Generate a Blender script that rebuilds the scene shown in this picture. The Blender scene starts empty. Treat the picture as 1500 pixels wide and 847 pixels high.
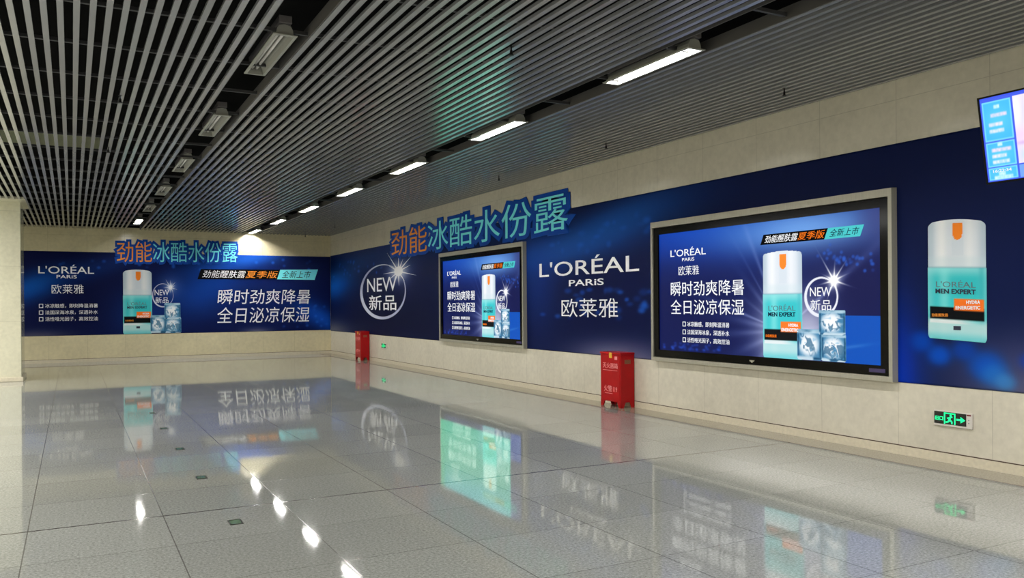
import bpy, bmesh, math, random
import numpy as np
from mathutils import Matrix, Vector

S = bpy.context.scene
C = S.collection
PI = math.pi
random.seed(4)

# ------------------------------------------------------------------ camera
FPX, YAW, ROLL, CY, EYE = 1214.2, .4881, .0076, 445.5, 1.6
cam_d = bpy.data.cameras.new('camera')
cam_d.sensor_fit = 'HORIZONTAL'
cam_d.sensor_width = 36
cam_d.lens = FPX / 1500 * 36
cam_d.shift_y = (CY - 423.5) / 1500
cam_d.clip_end = 200
cam = bpy.data.objects.new('camera', cam_d)
C.objects.link(cam)
c_, s_ = math.cos(YAW), math.sin(YAW)
cr_, sr_ = math.cos(ROLL), math.sin(ROLL)
r0 = Vector((c_, -s_, 0)); u0 = Vector((0, 0, 1)); f0 = Vector((s_, c_, 0))
right = r0 * cr_ - u0 * sr_
up = r0 * sr_ + u0 * cr_
cam.matrix_world = Matrix(((right.x, up.x, -f0.x, 0), (right.y, up.y, -f0.y, 0),
                           (right.z, up.z, -f0.z, EYE), (0, 0, 0, 1)))
S.camera = cam

# ------------------------------------------------------------------ world, exposure
W = bpy.data.worlds.new('world')
S.world = W
W.use_nodes = True
W.node_tree.nodes['Background'].inputs[0].default_value = (.5, .52, .5, 1)
W.node_tree.nodes['Background'].inputs[1].default_value = .05
S.view_settings.view_transform = 'Standard'
S.view_settings.look = 'None'
S.view_settings.gamma = 1
S.view_settings.exposure = 0
S.view_settings.use_curve_mapping = False

TUBE = 230.0          # emission of the lit tubes


def area(name, loc, size, energy, col, rot=(0, 0, 0)):
    l = bpy.data.lights.new(name, 'AREA')
    l.shape = 'RECTANGLE'
    l.size, l.size_y = size
    l.energy = energy
    l.color = col
    o = bpy.data.objects.new(name, l)
    C.objects.link(o)
    o.location = loc
    o.rotation_euler = rot
    return o


# unseen fill lights added behind the camera and beyond the pillar
area('rear_fill_light', (3.6, -3.5, 3.86), (1.2, 6.5), 600, (1, .99, .97))
area('side_fill_light', (-4.6, 12.0, 3.86), (1.6, 20), 2000, (1, .98, .94))
# green light added before the far screen, tinting slats and floor
area('screen_glow_fill', (7.40, 15.75, 1.75), (1.5, 3.4), 13, (.06, 1, .52), (0, PI / 2, 0))

# ------------------------------------------------------------------ constants of the place
XR, YB, ZC = 7.606, 27.18, 3.9
XL, YF = -9.0, -9.0
ZT = 4.75


# ------------------------------------------------------------------ materials
def lin(c):
    out = []
    for v in c[:3]:
        v = v / 255
        out.append(v / 12.92 if v <= .04045 else ((v + .055) / 1.055) ** 2.4)
    return tuple(out)


def mat(name, rgb=None, rough=.5, metal=0, spec=.5, emit=None, strength=0, linear=None):
    m = bpy.data.materials.new(name)
    m.use_nodes = True
    b = m.node_tree.nodes['Principled BSDF']
    col = linear if linear else lin(rgb)
    b.inputs['Base Color'].default_value = (*col, 1)
    b.inputs['Roughness'].default_value = rough
    b.inputs['Metallic'].default_value = metal
    b.inputs['Specular IOR Level'].default_value = spec
    if emit:
        b.inputs['Emission Color'].default_value = (*lin(emit), 1)
        b.inputs['Emission Strength'].default_value = strength
    return m


def noisy(m, scale, amt, bump=0, detail=3, stretch=(1, 1, 1), coord='Object'):
    """multiply base colour by a soft noise; optional bump"""
    nt = m.node_tree; N = nt.nodes; L = nt.links
    b = N['Principled BSDF']
    tc = N.new('ShaderNodeTexCoord'); mp = N.new('ShaderNodeMapping')
    mp.inputs['Scale'].default_value = stretch
    nz = N.new('ShaderNodeTexNoise')
    nz.inputs['Scale'].default_value = scale; nz.inputs['Detail'].default_value = detail
    L.new(tc.outputs[coord], mp.inputs[0]); L.new(mp.outputs[0], nz.inputs['Vector'])
    mr = N.new('ShaderNodeMapRange')
    mr.inputs['From Min'].default_value = .25; mr.inputs['From Max'].default_value = .75
    mr.inputs['To Min'].default_value = 1 - amt; mr.inputs['To Max'].default_value = 1 + amt
    L.new(nz.outputs['Fac'], mr.inputs['Value'])
    mx = N.new('ShaderNodeMix'); mx.data_type = 'RGBA'; mx.blend_type = 'MULTIPLY'
    mx.inputs['Factor'].default_value = 1
    mx.inputs[6].default_value = b.inputs['Base Color'].default_value
    L.new(mr.outputs[0], mx.inputs[7])
    L.new(mx.outputs[2], b.inputs['Base Color'])
    if bump:
        bp = N.new('ShaderNodeBump'); bp.inputs['Strength'].default_value = bump
        bp.inputs['Distance'].default_value = .01
        L.new(nz.outputs['Fac'], bp.inputs['Height']); L.new(bp.outputs[0], b.inputs['Normal'])
    return m


def joint_mask(nt, coord_out, axis, offset, pitch, half):
    """1 on thin lines every `pitch` along an axis"""
    N = nt.nodes; L = nt.links
    sp = N.new('ShaderNodeSeparateXYZ'); L.new(coord_out, sp.inputs[0])
    a = N.new('ShaderNodeMath'); a.operation = 'SUBTRACT'; a.inputs[1].default_value = offset
    L.new(sp.outputs[axis], a.inputs[0])
    p = N.new('ShaderNodeMath'); p.operation = 'PINGPONG'; p.inputs[1].default_value = pitch / 2
    L.new(a.outputs[0], p.inputs[0])
    l = N.new('ShaderNodeMath'); l.operation = 'LESS_THAN'; l.inputs[1].default_value = half
    L.new(p.outputs[0], l.inputs[0])
    return l.outputs[0]


def chain(nt, op, outs):
    N = nt.nodes; L = nt.links
    cur = outs[0]
    for o in outs[1:]:
        m = N.new('ShaderNodeMath'); m.operation = op
        L.new(cur, m.inputs[0]); L.new(o, m.inputs[1]); cur = m.outputs[0]
    return cur


def granite_floor():
    m = bpy.data.materials.new('polished_granite_tiles')
    m.use_nodes = True
    nt = m.node_tree; N = nt.nodes; L = nt.links
    b = N['Principled BSDF']
    g = N.new('ShaderNodeNewGeometry'); P = g.outputs['Position']
    # speckle
    n1 = N.new('ShaderNodeTexNoise'); n1.inputs['Scale'].default_value = 55; n1.inputs['Detail'].default_value = 4
    n1.inputs['Roughness'].default_value = .8
    L.new(P, n1.inputs['Vector'])
    n2 = N.new('ShaderNodeTexNoise'); n2.inputs['Scale'].default_value = .7; n2.inputs['Detail'].default_value = 3
    L.new(P, n2.inputs['Vector'])
    cr = N.new('ShaderNodeValToRGB')
    e = cr.color_ramp.elements
    e[0].position = .30; e[0].color = (.175, .18, .163, 1)
    e[1].position = .70; e[1].color = (.53, .54, .495, 1)
    L.new(n1.outputs['Fac'], cr.inputs[0])
    # tone of each tile
    sn = N.new('ShaderNodeVectorMath'); sn.operation = 'SNAP'
    sh = N.new('ShaderNodeVectorMath'); sh.operation = 'SUBTRACT'
    sh.inputs[1].default_value = (.605, 6.85, 5)
    L.new(P, sh.inputs[0])
    sn.inputs[1].default_value = (.895, .888, 100)
    L.new(sh.outputs[0], sn.inputs[0])
    wn = N.new('ShaderNodeTexWhiteNoise'); wn.noise_dimensions = '3D'
    L.new(sn.outputs[0], wn.inputs['Vector'])
    mr = N.new('ShaderNodeMapRange'); mr.inputs['To Min'].default_value = .93; mr.inputs['To Max'].default_value = 1.05
    L.new(wn.outputs['Value'], mr.inputs['Value'])
    mr2 = N.new('ShaderNodeMapRange'); mr2.inputs['To Min'].default_value = .9; mr2.inputs['To Max'].default_value = 1.1
    L.new(n2.outputs['Fac'], mr2.inputs['Value'])
    k = chain(nt, 'MULTIPLY', [mr.outputs[0], mr2.outputs[0]])
    mx = N.new('ShaderNodeMix'); mx.data_type = 'RGBA'; mx.blend_type = 'MULTIPLY'; mx.inputs['Factor'].default_value = 1
    L.new(cr.outputs[0], mx.inputs[6]); L.new(k, mx.inputs[7])
    # joints
    jx = joint_mask(nt, P, 0, .605, .895, .0040)
    jy = joint_mask(nt, P, 1, 6.85, .888, .0030)
    jm = joint_mask(nt, P, 1, 6.85, 26.6, .010)
    thin = chain(nt, 'MAXIMUM', [jx, jy])
    dk = N.new('ShaderNodeMix'); dk.data_type = 'RGBA'
    sc = N.new('ShaderNodeMath'); sc.operation = 'MULTIPLY'; sc.inputs[1].default_value = .65
    L.new(thin, sc.inputs[0]); L.new(sc.outputs[0], dk.inputs['Factor'])
    L.new(mx.outputs[2], dk.inputs[6]); dk.inputs[7].default_value = (.045, .035, .03, 1)
    d2 = N.new('ShaderNodeMix'); d2.data_type = 'RGBA'
    L.new(jm, d2.inputs['Factor']); L.new(dk.outputs[2], d2.inputs[6]); d2.inputs[7].default_value = (.03, .018, .018, 1)
    L.new(d2.outputs[2], b.inputs['Base Color'])
    rr = N.new('ShaderNodeMath'); rr.operation = 'MULTIPLY_ADD'
    rr.inputs[1].default_value = .10; rr.inputs[2].default_value = .04
    L.new(chain(nt, 'MAXIMUM', [thin, jm]), rr.inputs[0]); L.new(rr.outputs[0], b.inputs['Roughness'])
    b.inputs['IOR'].default_value = 1.5
    b.inputs['Specular IOR Level'].default_value = .42
    bp = N.new('ShaderNodeBump'); bp.inputs['Strength'].default_value = .05; bp.inputs['Distance'].default_value = .01
    L.new(n2.outputs['Fac'], bp.inputs['Height']); L.new(bp.outputs[0], b.inputs['Normal'])
    return m


def stone_wall(name, rgb, axis, off, pitch, rough=.12):
    m = bpy.data.materials.new(name)
    m.use_nodes = True
    nt = m.node_tree; N = nt.nodes; L = nt.links
    b = N['Principled BSDF']
    g = N.new('ShaderNodeNewGeometry'); P = g.outputs['Position']
    n1 = N.new('ShaderNodeTexNoise'); n1.inputs['Scale'].default_value = 14; n1.inputs['Detail'].default_value = 5
    n2 = N.new('ShaderNodeTexNoise'); n2.inputs['Scale'].default_value = 1.2; n2.inputs['Detail'].default_value = 3
    L.new(P, n1.inputs['Vector']); L.new(P, n2.inputs['Vector'])
    base = lin(rgb)
    cr = N.new('ShaderNodeValToRGB'); e = cr.color_ramp.elements
    e[0].position = .3; e[0].color = (*[v * .86 for v in base], 1)
    e[1].position = .7; e[1].color = (*[v * 1.08 for v in base], 1)
    av = N.new('ShaderNodeMix'); av.data_type = 'FLOAT'; av.inputs[0].default_value = .5
    L.new(n1.outputs['Fac'], av.inputs[2]); L.new(n2.outputs['Fac'], av.inputs[3])
    L.new(av.outputs[0], cr.inputs[0])
    j = chain(nt, 'MAXIMUM', [joint_mask(nt, P, axis, off, pitch, .003), joint_mask(nt, P, 2, .10, 1.2, .003)])
    f = N.new('ShaderNodeMath'); f.operation = 'MULTIPLY'; f.inputs[1].default_value = .3
    L.new(j, f.inputs[0])
    mx = N.new('ShaderNodeMix'); mx.data_type = 'RGBA'
    L.new(f.outputs[0], mx.inputs['Factor']); L.new(cr.outputs[0], mx.inputs[6]); mx.inputs[7].default_value = (.10, .08, .05, 1)
    L.new(mx.outputs[2], b.inputs['Base Color'])
    b.inputs['Roughness'].default_value = rough
    b.inputs['Specular IOR Level'].default_value = .45
    return m


M = {}
M['floor'] = granite_floor()
M['wall'] = stone_wall('beige_marble_cladding', (213, 207, 190), 1, 5.75, 1.0)
M['wall_back'] = stone_wall('cream_marble_cladding', (218, 208, 172), 0, .4, 1.0, .2)
M['pillar'] = stone_wall('pillar_cladding', (216, 212, 188), 0, -1.38, 2.0, .1)
M['border'] = noisy(mat('border_granite', (150, 144, 128), .12), 60, .25)
M['base'] = noisy(mat('skirting_stone', (211, 202, 180), .2), 25, .08)
M['groove'] = mat('groove', (70, 48, 36), .7)
M['slat'] = noisy(mat('grey_aluminium_slat', (160, 161, 163), .2, .3, .9), 3, .05, stretch=(1, .1, 1))
M['edge_strip'] = mat('edge_strip', (84, 82, 80), .5)
M['void'] = mat('black_plenum', (14, 14, 14), .95, spec=.1)
M['carrier'] = mat('carrier_grey', (58, 58, 60), .6)
M['concrete'] = noisy(mat('beam_paint', (214, 217, 180), .8), 8, .1)
M['pipe'] = mat('pipe_grey', (150, 145, 145), .5)
M['lamp_white'] = mat('lamp_enamel', (158, 158, 150), .4)
M['lamp_grey'] = mat('lamp_grey', (118, 114, 114), .5, .3)
M['tube_off'] = mat('unlit_tube', (232, 228, 225), .25)
M['tube_on'] = mat('lit_tube', (255, 255, 255), .4, emit=(255, 253, 250), strength=TUBE)
M['silver'] = noisy(mat('brushed_silver', (168, 165, 150), .38, .25), 90, .08, stretch=(1, .05, 1))
M['bezel'] = mat('black_gloss', (6, 6, 7), .12, spec=.12)
M['red'] = noisy(mat('red_enamel', (168, 8, 16), .32, spec=.25), 6, .10)
M['red_dark'] = mat('red_enamel_inner', (110, 8, 14), .5)
M['red_letter'] = mat('pale_red_letter', (232, 140, 140), .5)
M['yellow'] = mat('yellow_tag', (226, 176, 52), .5)
M['brass'] = mat('dull_brass', (128, 112, 78), .4, .5)
M['white_plastic'] = mat('white_plastic', (214, 208, 200), .4)
M['black'] = mat('black_print', (5, 5, 7), .5, spec=.08)
M['green_glow'] = mat('lit_green', (20, 220, 140), .4, emit=(18, 240, 150), strength=.95)
M['dark_panel'] = mat('dark_panel', (10, 14, 14), .25)
M['sprinkler'] = mat('dark_metal', (22, 22, 22), .5, .4)
M['plate_frame'] = mat('floor_plate_frame', (52, 52, 48), .35, .6)
M['plate_glass'] = mat('floor_plate_green', (96, 122, 96), .15)
M['white'] = mat('white_letter', (250, 250, 252), .5, spec=.2)
M['orange'] = mat('orange_letter', (255, 160, 56), .5, spec=.2)
M['turquoise'] = mat('turquoise_letter', (132, 248, 255), .5, spec=.2)
M['sticker'] = mat('blue_sticker', (18, 74, 172), .5, spec=.1)
M['navy_letter'] = mat('navy_letter', (12, 30, 60), .5)
M['grey_letter'] = mat('grey_letter', (92, 120, 128), .5)
M['on_white'] = mat('screen_white', (0, 0, 0), .4, spec=.05, emit=(250, 252, 255), strength=1.0)
M['on_black'] = mat('screen_black', (2, 2, 3), .4, spec=.05)
M['on_orange'] = mat('screen_orange', (0, 0, 0), .4, spec=.05, emit=(255, 122, 25), strength=1.0)
M['on_teal'] = mat('screen_teal', (0, 0, 0), .4, spec=.05, emit=(78, 205, 208), strength=1.0)
M['on_navy'] = mat('screen_navy', (0, 0, 0), .4, spec=.05, emit=(12, 30, 60), strength=1.0)
M['on_grey'] = mat('screen_grey', (0, 0, 0), .4, spec=.05, emit=(92, 120, 128), strength=1.0)
M['badge'] = mat('badge_purple', (60, 48, 96), .4)


def art_mat(name, emit=0, rough=.5):
    m = bpy.data.materials.new(name)
    m.use_nodes = True
    nt = m.node_tree; b = nt.nodes['Principled BSDF']
    a = nt.nodes.new('ShaderNodeAttribute'); a.attribute_name = 'art'
    if emit:
        b.inputs['Base Color'].default_value = (.005, .005, .006, 1)
        nt.links.new(a.outputs['Color'], b.inputs['Emission Color'])
        b.inputs['Emission Strength'].default_value = emit
    else:
        nt.links.new(a.outputs['Color'], b.inputs['Base Color'])
    b.inputs['Roughness'].default_value = rough
    b.inputs['Specular IOR Level'].default_value = .06
    return m


M['print'] = art_mat('printed_vinyl')
M['screen'] = art_mat('lit_screen', 1.05, .25)
M['monitor_screen'] = art_mat('lit_monitor', 1.15, .25)


# ------------------------------------------------------------------ object helpers
def link(name, me, parent=None):
    o = bpy.data.objects.new(name, me)
    C.objects.link(o)
    if parent:
        o.parent = parent
    return o


def tag(o, label=None, cat=None, group=None, kind=None):
    if label: o['label'] = label
    if cat: o['category'] = cat
    if group: o['group'] = group
    if kind: o['kind'] = kind
    return o


def thing(name, label, cat, loc=(0, 0, 0), rot=(0, 0, 0), group=None):
    o = bpy.data.objects.new(name, None)
    o.empty_display_size = .1
    C.objects.link(o)
    o.location = loc
    o.rotation_euler = rot
    return tag(o, label, cat, group)


def frame_thing(name, label, cat, org, xa, ya, group=None):
    """Empty whose local x runs right along a surface, y up, z out of it"""
    xa = Vector(xa).normalized(); ya = Vector(ya).normalized(); za = xa.cross(ya)
    o = thing(name, label, cat, group=group)
    m = Matrix((xa, ya, za)).transposed().to_4x4()
    m.translation = org
    o.matrix_world = m
    return o


def bm_obj(name, bm, m, parent=None, smooth=False):
    me = bpy.data.meshes.new(name)
    bmesh.ops.recalc_face_normals(bm, faces=bm.faces)
    if smooth:
        for f in bm.faces: f.smooth = True
    bm.to_mesh(me); bm.free()
    me.materials.append(m)
    return link(name, me, parent)


def box(bm, x0, x1, y0, y1, z0, z1, bev=0, seg=2):
    r = bmesh.ops.create_cube(bm, size=1)
    vs = r['verts']
    for v in vs:
        v.co = Vector(((x0 + x1) / 2 + v.co.x * (x1 - x0), (y0 + y1) / 2 + v.co.y * (y1 - y0), (z0 + z1) / 2 + v.co.z * (z1 - z0)))
    if bev:
        es = {e for v in vs for e in v.link_edges}
        bmesh.ops.bevel(bm, geom=list(es), offset=bev, segments=seg, affect='EDGES', profile=.5)
    return vs


def cyl(bm, p0, p1, r0, r1=None, n=12, caps=True):
    p0 = Vector(p0); p1 = Vector(p1); d = p1 - p0
    q = d.to_track_quat('Z', 'Y').to_matrix().to_4x4()
    q.translation = (p0 + p1) / 2
    bmesh.ops.create_cone(bm, cap_ends=caps, segments=n, radius1=r0, radius2=r0 if r1 is None else r1, depth=d.length, matrix=q)


def prism(bm, pts, z0, z1):
    """extrude a 2-D polygon (x,y) from z0 to z1"""
    a = [bm.verts.new((x, y, z0)) for x, y in pts]
    b = [bm.verts.new((x, y, z1)) for x, y in pts]
    n = len(pts)
    bm.faces.new(a[::-1]); bm.faces.new(b)
    for i in range(n):
        bm.faces.new((a[i], a[(i + 1) % n], b[(i + 1) % n], b[i]))


def ring_rect(bm, o, i, z0, z1, lip=0):
    """rectangular ring: o, i = (x0,x1,y0,y1) outer and inner"""
    def rect(r, z): return [bm.verts.new(p) for p in ((r[0], r[2], z), (r[1], r[2], z), (r[1], r[3], z), (r[0], r[3], z))]
    ob, ot = rect(o, z0), rect((o[0] + lip, o[1] - lip, o[2] + lip, o[3] - lip), z1)
    ib, it = rect(i, z0), rect(i, z1)
    for k in range(4):
        n = (k + 1) % 4
        for q in ((ob[k], ob[n], ot[n], ot[k]), (ot[k], ot[n], it[n], it[k]), (it[k], it[n], ib[n], ib[k]), (ib[k], ib[n], ob[n], ob[k])):
            bm.faces.new(q)


def part_box(name, parent, m, dims, bev=0):
    bm = bmesh.new(); box(bm, *dims, bev)
    return bm_obj(name, bm, m, parent)


def copy_tree(o, parent=None):
    n = o.copy(); C.objects.link(n)
    if parent: n.parent = parent
    for ch in list(o.children):
        copy_tree(ch, n)
    return n


def structure(name, bm, m):
    o = bm_obj(name, bm, m)
    o['kind'] = 'structure'
    return o


# ------------------------------------------------------------------ lettering
def text_raw(body, bold=0, extrude=0, res=4, bevel=0):
    c = bpy.data.curves.new('lettering', 'FONT')
    c.body = body
    c.resolution_u = res
    c.offset = bold
    c.extrude = extrude
    c.bevel_depth = bevel
    c.bevel_resolution = 2
    o = bpy.data.objects.new('lettering', c)
    C.objects.link(o)
    dg = bpy.context.evaluated_depsgraph_get()
    dg.update()
    me = bpy.data.meshes.new_from_object(o.evaluated_get(dg))
    bpy.data.objects.remove(o)
    bpy.data.curves.remove(c)
    return me


def lettering(name, body, m, parent, u0, u1, v0, v1, z, bold=0, depth=.002, shear=0, slope=0, bevel=0, ref=None, res=4):
    """fit the words into a box of the parent's plane; ref keeps the fit of another setting of the words"""
    me = text_raw(body, bold, .02, res, bevel)
    n = len(me.vertices)
    co = np.empty(n * 3); me.vertices.foreach_get('co', co); co = co.reshape(n, 3)
    lo, hi = (co.min(0), co.max(0)) if ref is None else ref
    t = (co - lo) / np.where(hi - lo == 0, 1, hi - lo)
    out = np.empty_like(co)
    out[:, 0] = u0 + t[:, 0] * (u1 - u0) + t[:, 1] * shear
    out[:, 1] = v0 + t[:, 1] * (v1 - v0) + t[:, 0] * slope
    zmin, zmax = co[:, 2].min(), co[:, 2].max()
    out[:, 2] = z + (co[:, 2] - zmin) / max(zmax - zmin, 1e-6) * depth
    me.vertices.foreach_set('co', out.ravel())
    me.materials.clear(); me.materials.append(m)
    me.update()
    o = link(name, me, parent)
    return o, (lo, hi)


# ------------------------------------------------------------------ printed pictures (numpy painters)
LUT = np.array([lin((i, i, i))[0] for i in range(256)])


def tolin(rgb):
    v = np.clip(rgb, 0, 255) / 255
    return np.where(v <= .04045, v / 12.92, ((v + .055) / 1.055) ** 2.4)


def blend(img, a, col):
    a = np.clip(a, 0, 1)[..., None]
    return img * (1 - a) + np.array(col, float) * a


def blob(u, v, cu, cv, ru, rv, ang=0, p=1):
    c, s = math.cos(ang), math.sin(ang)
    x = (u - cu) * c + (v - cv) * s; y = -(u - cu) * s + (v - cv) * c
    return np.exp(-((x / ru) ** 2 + (y / rv) ** 2) ** p)


def sstep(x, a, b):
    t = np.clip((x - a) / (b - a), 0, 1)
    return t * t * (3 - 2 * t)


def vnoise(x, y, seed=0):
    rs = np.random.RandomState(seed); g = rs.rand(64, 64)
    xi = np.floor(x).astype(int); yi = np.floor(y).astype(int)
    fx = x - xi; fy = y - yi
    fx = fx * fx * (3 - 2 * fx); fy = fy * fy * (3 - 2 * fy)
    a = g[xi % 64, yi % 64]; b = g[(xi + 1) % 64, yi % 64]; c = g[xi % 64, (yi + 1) % 64]; d = g[(xi + 1) % 64, (yi + 1) % 64]
    return a * (1 - fx) * (1 - fy) + b * fx * (1 - fy) + c * (1 - fx) * fy + d * fx * fy


def paint_bottle(t, h):
    """t -1..1 across, h 0..1 up -> rgb 0..255 of a frosted pump bottle picture"""
    sh = t.shape
    img = np.zeros(sh + (3,))
    cap = np.array((226, 234, 242.)) * np.ones(sh + (1,))
    edge = sstep(np.abs(t), .62, 1.0)
    cap = blend(cap, edge * .75, (176, 196, 212))
    cap = blend(cap, .8 * np.exp(-((t + .5) / .18) ** 2), (250, 252, 254))
    cap = blend(cap, .55 * np.exp(-((t - .45) / .16) ** 2), (252, 253, 255))
    cap = blend(cap, .35 * np.exp(-((t + .85) / .08) ** 2), (190, 208, 220))
    cap = blend(cap, .35 * sstep(h, .72, .66) , (206, 228, 234))
    noz = (np.abs(t - .05) < .2) & (h > .70) & (h < .90)
    cap = blend(cap, noz * .45, (214, 226, 236))
    tabw = np.where(h > .88, .165, .165 * np.sqrt(np.clip(1 - ((.88 - h) / .05) ** 2, 0, 1)))
    tab = (np.abs(t - .05) < tabw) & (h < .972) & (h > .83)
    cap = blend(cap, tab * 1.0, (255, 140, 44))
    body = np.array((58, 200, 206.)) * np.ones(sh + (1,))
    body = blend(body, sstep(h, .50, .60) * .75, (166, 232, 232))
    body = blend(body, edge * .55, (150, 222, 226))
    body = blend(body, .6 * np.exp(-((t + .42) / .2) ** 2), (150, 236, 234))
    body = blend(body, .4 * np.exp(-((t - .85) / .1) ** 2), (36, 172, 186))
    body = blend(body, sstep(h, .20, .12) * .85, (204, 232, 234))
    body = blend(body, sstep(h, .09, .0) * .8, (96, 206, 214))
    sl = h
    bd = lambda x, a, b, w=.006: sstep(x, a - w, a + w) * sstep(-x, -b - w, -b + w)
    body = blend(body, bd(t, -.93, .93, .02) * bd(sl, .135, .17) * .9 * sstep(-t, -.9, .1), (238, 242, 244))
    body = blend(body, bd(t, -.93, .93, .02) * bd(sl, .17, .272), (10, 14, 18))
    body = blend(body, bd(t, -.08, .92, .02) * bd(sl, .248, .345), (255, 124, 40))
    img = np.where((h > .603)[..., None], cap, body)
    img = blend(img, np.exp(-((h - .603) / .008) ** 2) * .5, (120, 170, 186))
    return img


def bottle_half(h):
    """relative half width of the bottle outline at height h"""
    w = np.where(h > .603, .985, 1.0)
    top = np.clip((h - .93) / .07, 0, 1)
    w = w * (1 - .16 * top ** 3)
    bot = np.clip((.035 - h) / .035, 0, 1)
    return w * (1 - .06 * bot ** 2)


def paint_ice(p, q, seed):
    """p,q 0..1 over one cube picture"""
    n = vnoise(p * 3.3 + 9 + vnoise(p * 5, q * 5, seed + 5), q * 3.3 + vnoise(p * 4 + 3, q * 4, seed + 6) * 1.4, seed)
    n2 = vnoise(p * 9 + 4, q * 9, seed + 1)
    n3 = vnoise(p * 6 + n * 3, q * 6 + n2 * 2, seed + 2)
    img = np.array((70, 132, 174.)) * np.ones(p.shape + (1,))
    core = np.exp(-(((p - .48) / .42) ** 2 + ((q - .5) / .40) ** 2) ** 3)
    img = blend(img, core * sstep(n * .65 + n3 * .35, .30, .46), (248, 251, 254))
    img = blend(img, sstep(n3, .70, .82) * .7, (40, 92, 130))
    img = blend(img, core * sstep(n2, .68, .9) * .6, (130, 186, 220))
    e = np.minimum(np.minimum(p, 1 - p), np.minimum(q, 1 - q))
    img = blend(img, sstep(e, .12, .05) * (.35 + .65 * n2), (14, 64, 100))
    img = blend(img, sstep(q, .84, .9) * (.35 + .6 * n), (196, 224, 238))
    img = blend(img, sstep(e, .05, .0) * .7, (120, 176, 205))
    img = blend(img, sstep(q, .16, .06) * sstep(n, .45, .6) * .9, (214, 234, 244))
    return img


def star_rays(u, v, cu, cv, r, asp=1.0):
    x = (u - cu) / asp; y = v - cv
    d = np.hypot(x, y) + 1e-6
    a = np.arctan2(y, x)
    out = np.exp(-(d / (r * .34)) ** 2) * 1.3 + .45 * np.exp(-(d / (r * .7)) ** 2)
    for ang, L in ((.35, .8), (.9, 1.1), (2.15, 1.5), (2.7, .7), (-.3, 1.0), (-1.2, .8), (-2.0, 1.0), (3.35, .9), (1.5, .9)):
        da = np.abs((a - ang + PI) % (2 * PI) - PI)
        out += np.exp(-(da * d / (r * .05)) ** 2) * np.exp(-(d / (r * L)) ** 2) * (da < 1.2)
    return out


def grid(name, parent, m, U, V, Z, rgb, skirt=0):
    """mesh grid with a colour per point; U,V,(ny,nx)"""
    ny, nx = U.shape
    co = np.stack([U, V, np.full_like(U, Z)], -1).reshape(-1, 3)
    idx = np.arange(nx * ny).reshape(ny, nx)
    f = np.stack([idx[:-1, :-1], idx[:-1, 1:], idx[1:, 1:], idx[1:, :-1]], -1).reshape(-1, 4)
    col = np.concatenate([tolin(rgb).reshape(-1, 3), np.ones((nx * ny, 1))], 1)
    if skirt:
        ring = np.concatenate([idx[0, :], idx[1:, -1], idx[-1, -2::-1], idx[-2:0:-1, 0]])
        k = len(ring); base = len(co)
        low = co[ring].copy(); low[:, 2] = Z - skirt
        co = np.concatenate([co, low]); col = np.concatenate([col, col[ring]])
        a = ring; b = np.roll(ring, -1); c = base + np.roll(np.arange(k), -1); d = base + np.arange(k)
        f = np.concatenate([f, np.stack([d, c, b, a], -1)])
    me = bpy.data.meshes.new(name)
    me.vertices.add(len(co)); me.vertices.foreach_set('co', co.ravel().astype(np.float32))
    me.loops.add(f.size); me.loops.foreach_set('vertex_index', f.ravel().astype(np.int32))
    me.polygons.add(len(f)); me.polygons.foreach_set('loop_start', np.arange(0, f.size, 4).astype(np.int32))
    me.update(calc_edges=True)
    at = me.color_attributes.new('art', 'FLOAT_COLOR', 'POINT')
    at.data.foreach_set('color', col.ravel().astype(np.float32))
    me.materials.append(m)
    return link(name, me, parent)


def mesh_uv(u0, u1, v0, v1, nx, ny):
    return np.meshgrid(np.linspace(u0, u1, nx), np.linspace(v0, v1, ny))


# ================================================================== STRUCTURE
bm = bmesh.new(); box(bm, XL, XR + .3, YF, YB + .3, -.2, 0)
structure('floor', bm, M['floor'])

bm = bmesh.new(); box(bm, XR, XR + .25, YF, YB + .25, 0, ZC + .06)
structure('wall_right', bm, M['wall'])
bm = bmesh.new(); box(bm, XL, XR, YB, YB + .25, 0, ZC + .06)
structure('wall_back', bm, M['wall_back'])
bm = bmesh.new(); box(bm, XL - .25, XL, YF, YB, 0, ZC + .06)
structure('wall_left', bm, M['wall_back'])
bm = bmesh.new(); box(bm, XL, XR, YF - .25, YF, 0, ZC + .06)
structure('wall_front', bm, M['wall_back'])

# skirting: plain stone foot with a dark groove above it, and a darker border strip in the floor
bm = bmesh.new(); box(bm, XR - .004, XR + .02, YF, YB, 0, .096)
structure('baseboard_right', bm, M['base'])
bm = bmesh.new(); box(bm, XR - .003, XR + .02, YF, YB, .096, .106)
structure('trim_1', bm, M['groove'])
bm = bmesh.new(); box(bm, XL, XR - .004, YB - .004, YB + .02, 0, .096)
structure('baseboard_back', bm, M['base'])
bm = bmesh.new(); box(bm, XL, XR - .004, YB - .003, YB + .02, .096, .106)
structure('trim_2', bm, M['groove'])
bm = bmesh.new(); box(bm, 7.20, XR - .004, YF, YB - .004, -.02, .0015)
structure('trim_3', bm, M['border'])
bm = bmesh.new(); box(bm, 7.196, 7.20, YF, YB - .004, -.02, .0017)
structure('trim_4', bm, M['groove'])

# plenum above the slats
bm = bmesh.new()
box(bm, XL, XR, YF, YB, ZT, ZT + .1)
box(bm, XR, XR + .1, YF, YB, ZC + .06, ZT)
box(bm, XL - .1, XL, YF, YB, ZC + .06, ZT)
box(bm, XL, XR, YB, YB + .1, ZC + .06, ZT)
box(bm, XL, XR, YF - .1, YF, ZC + .06, ZT)
structure('ceiling', bm, M['void'])

PITCH, SW, SH = .1125, .046, .028


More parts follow.
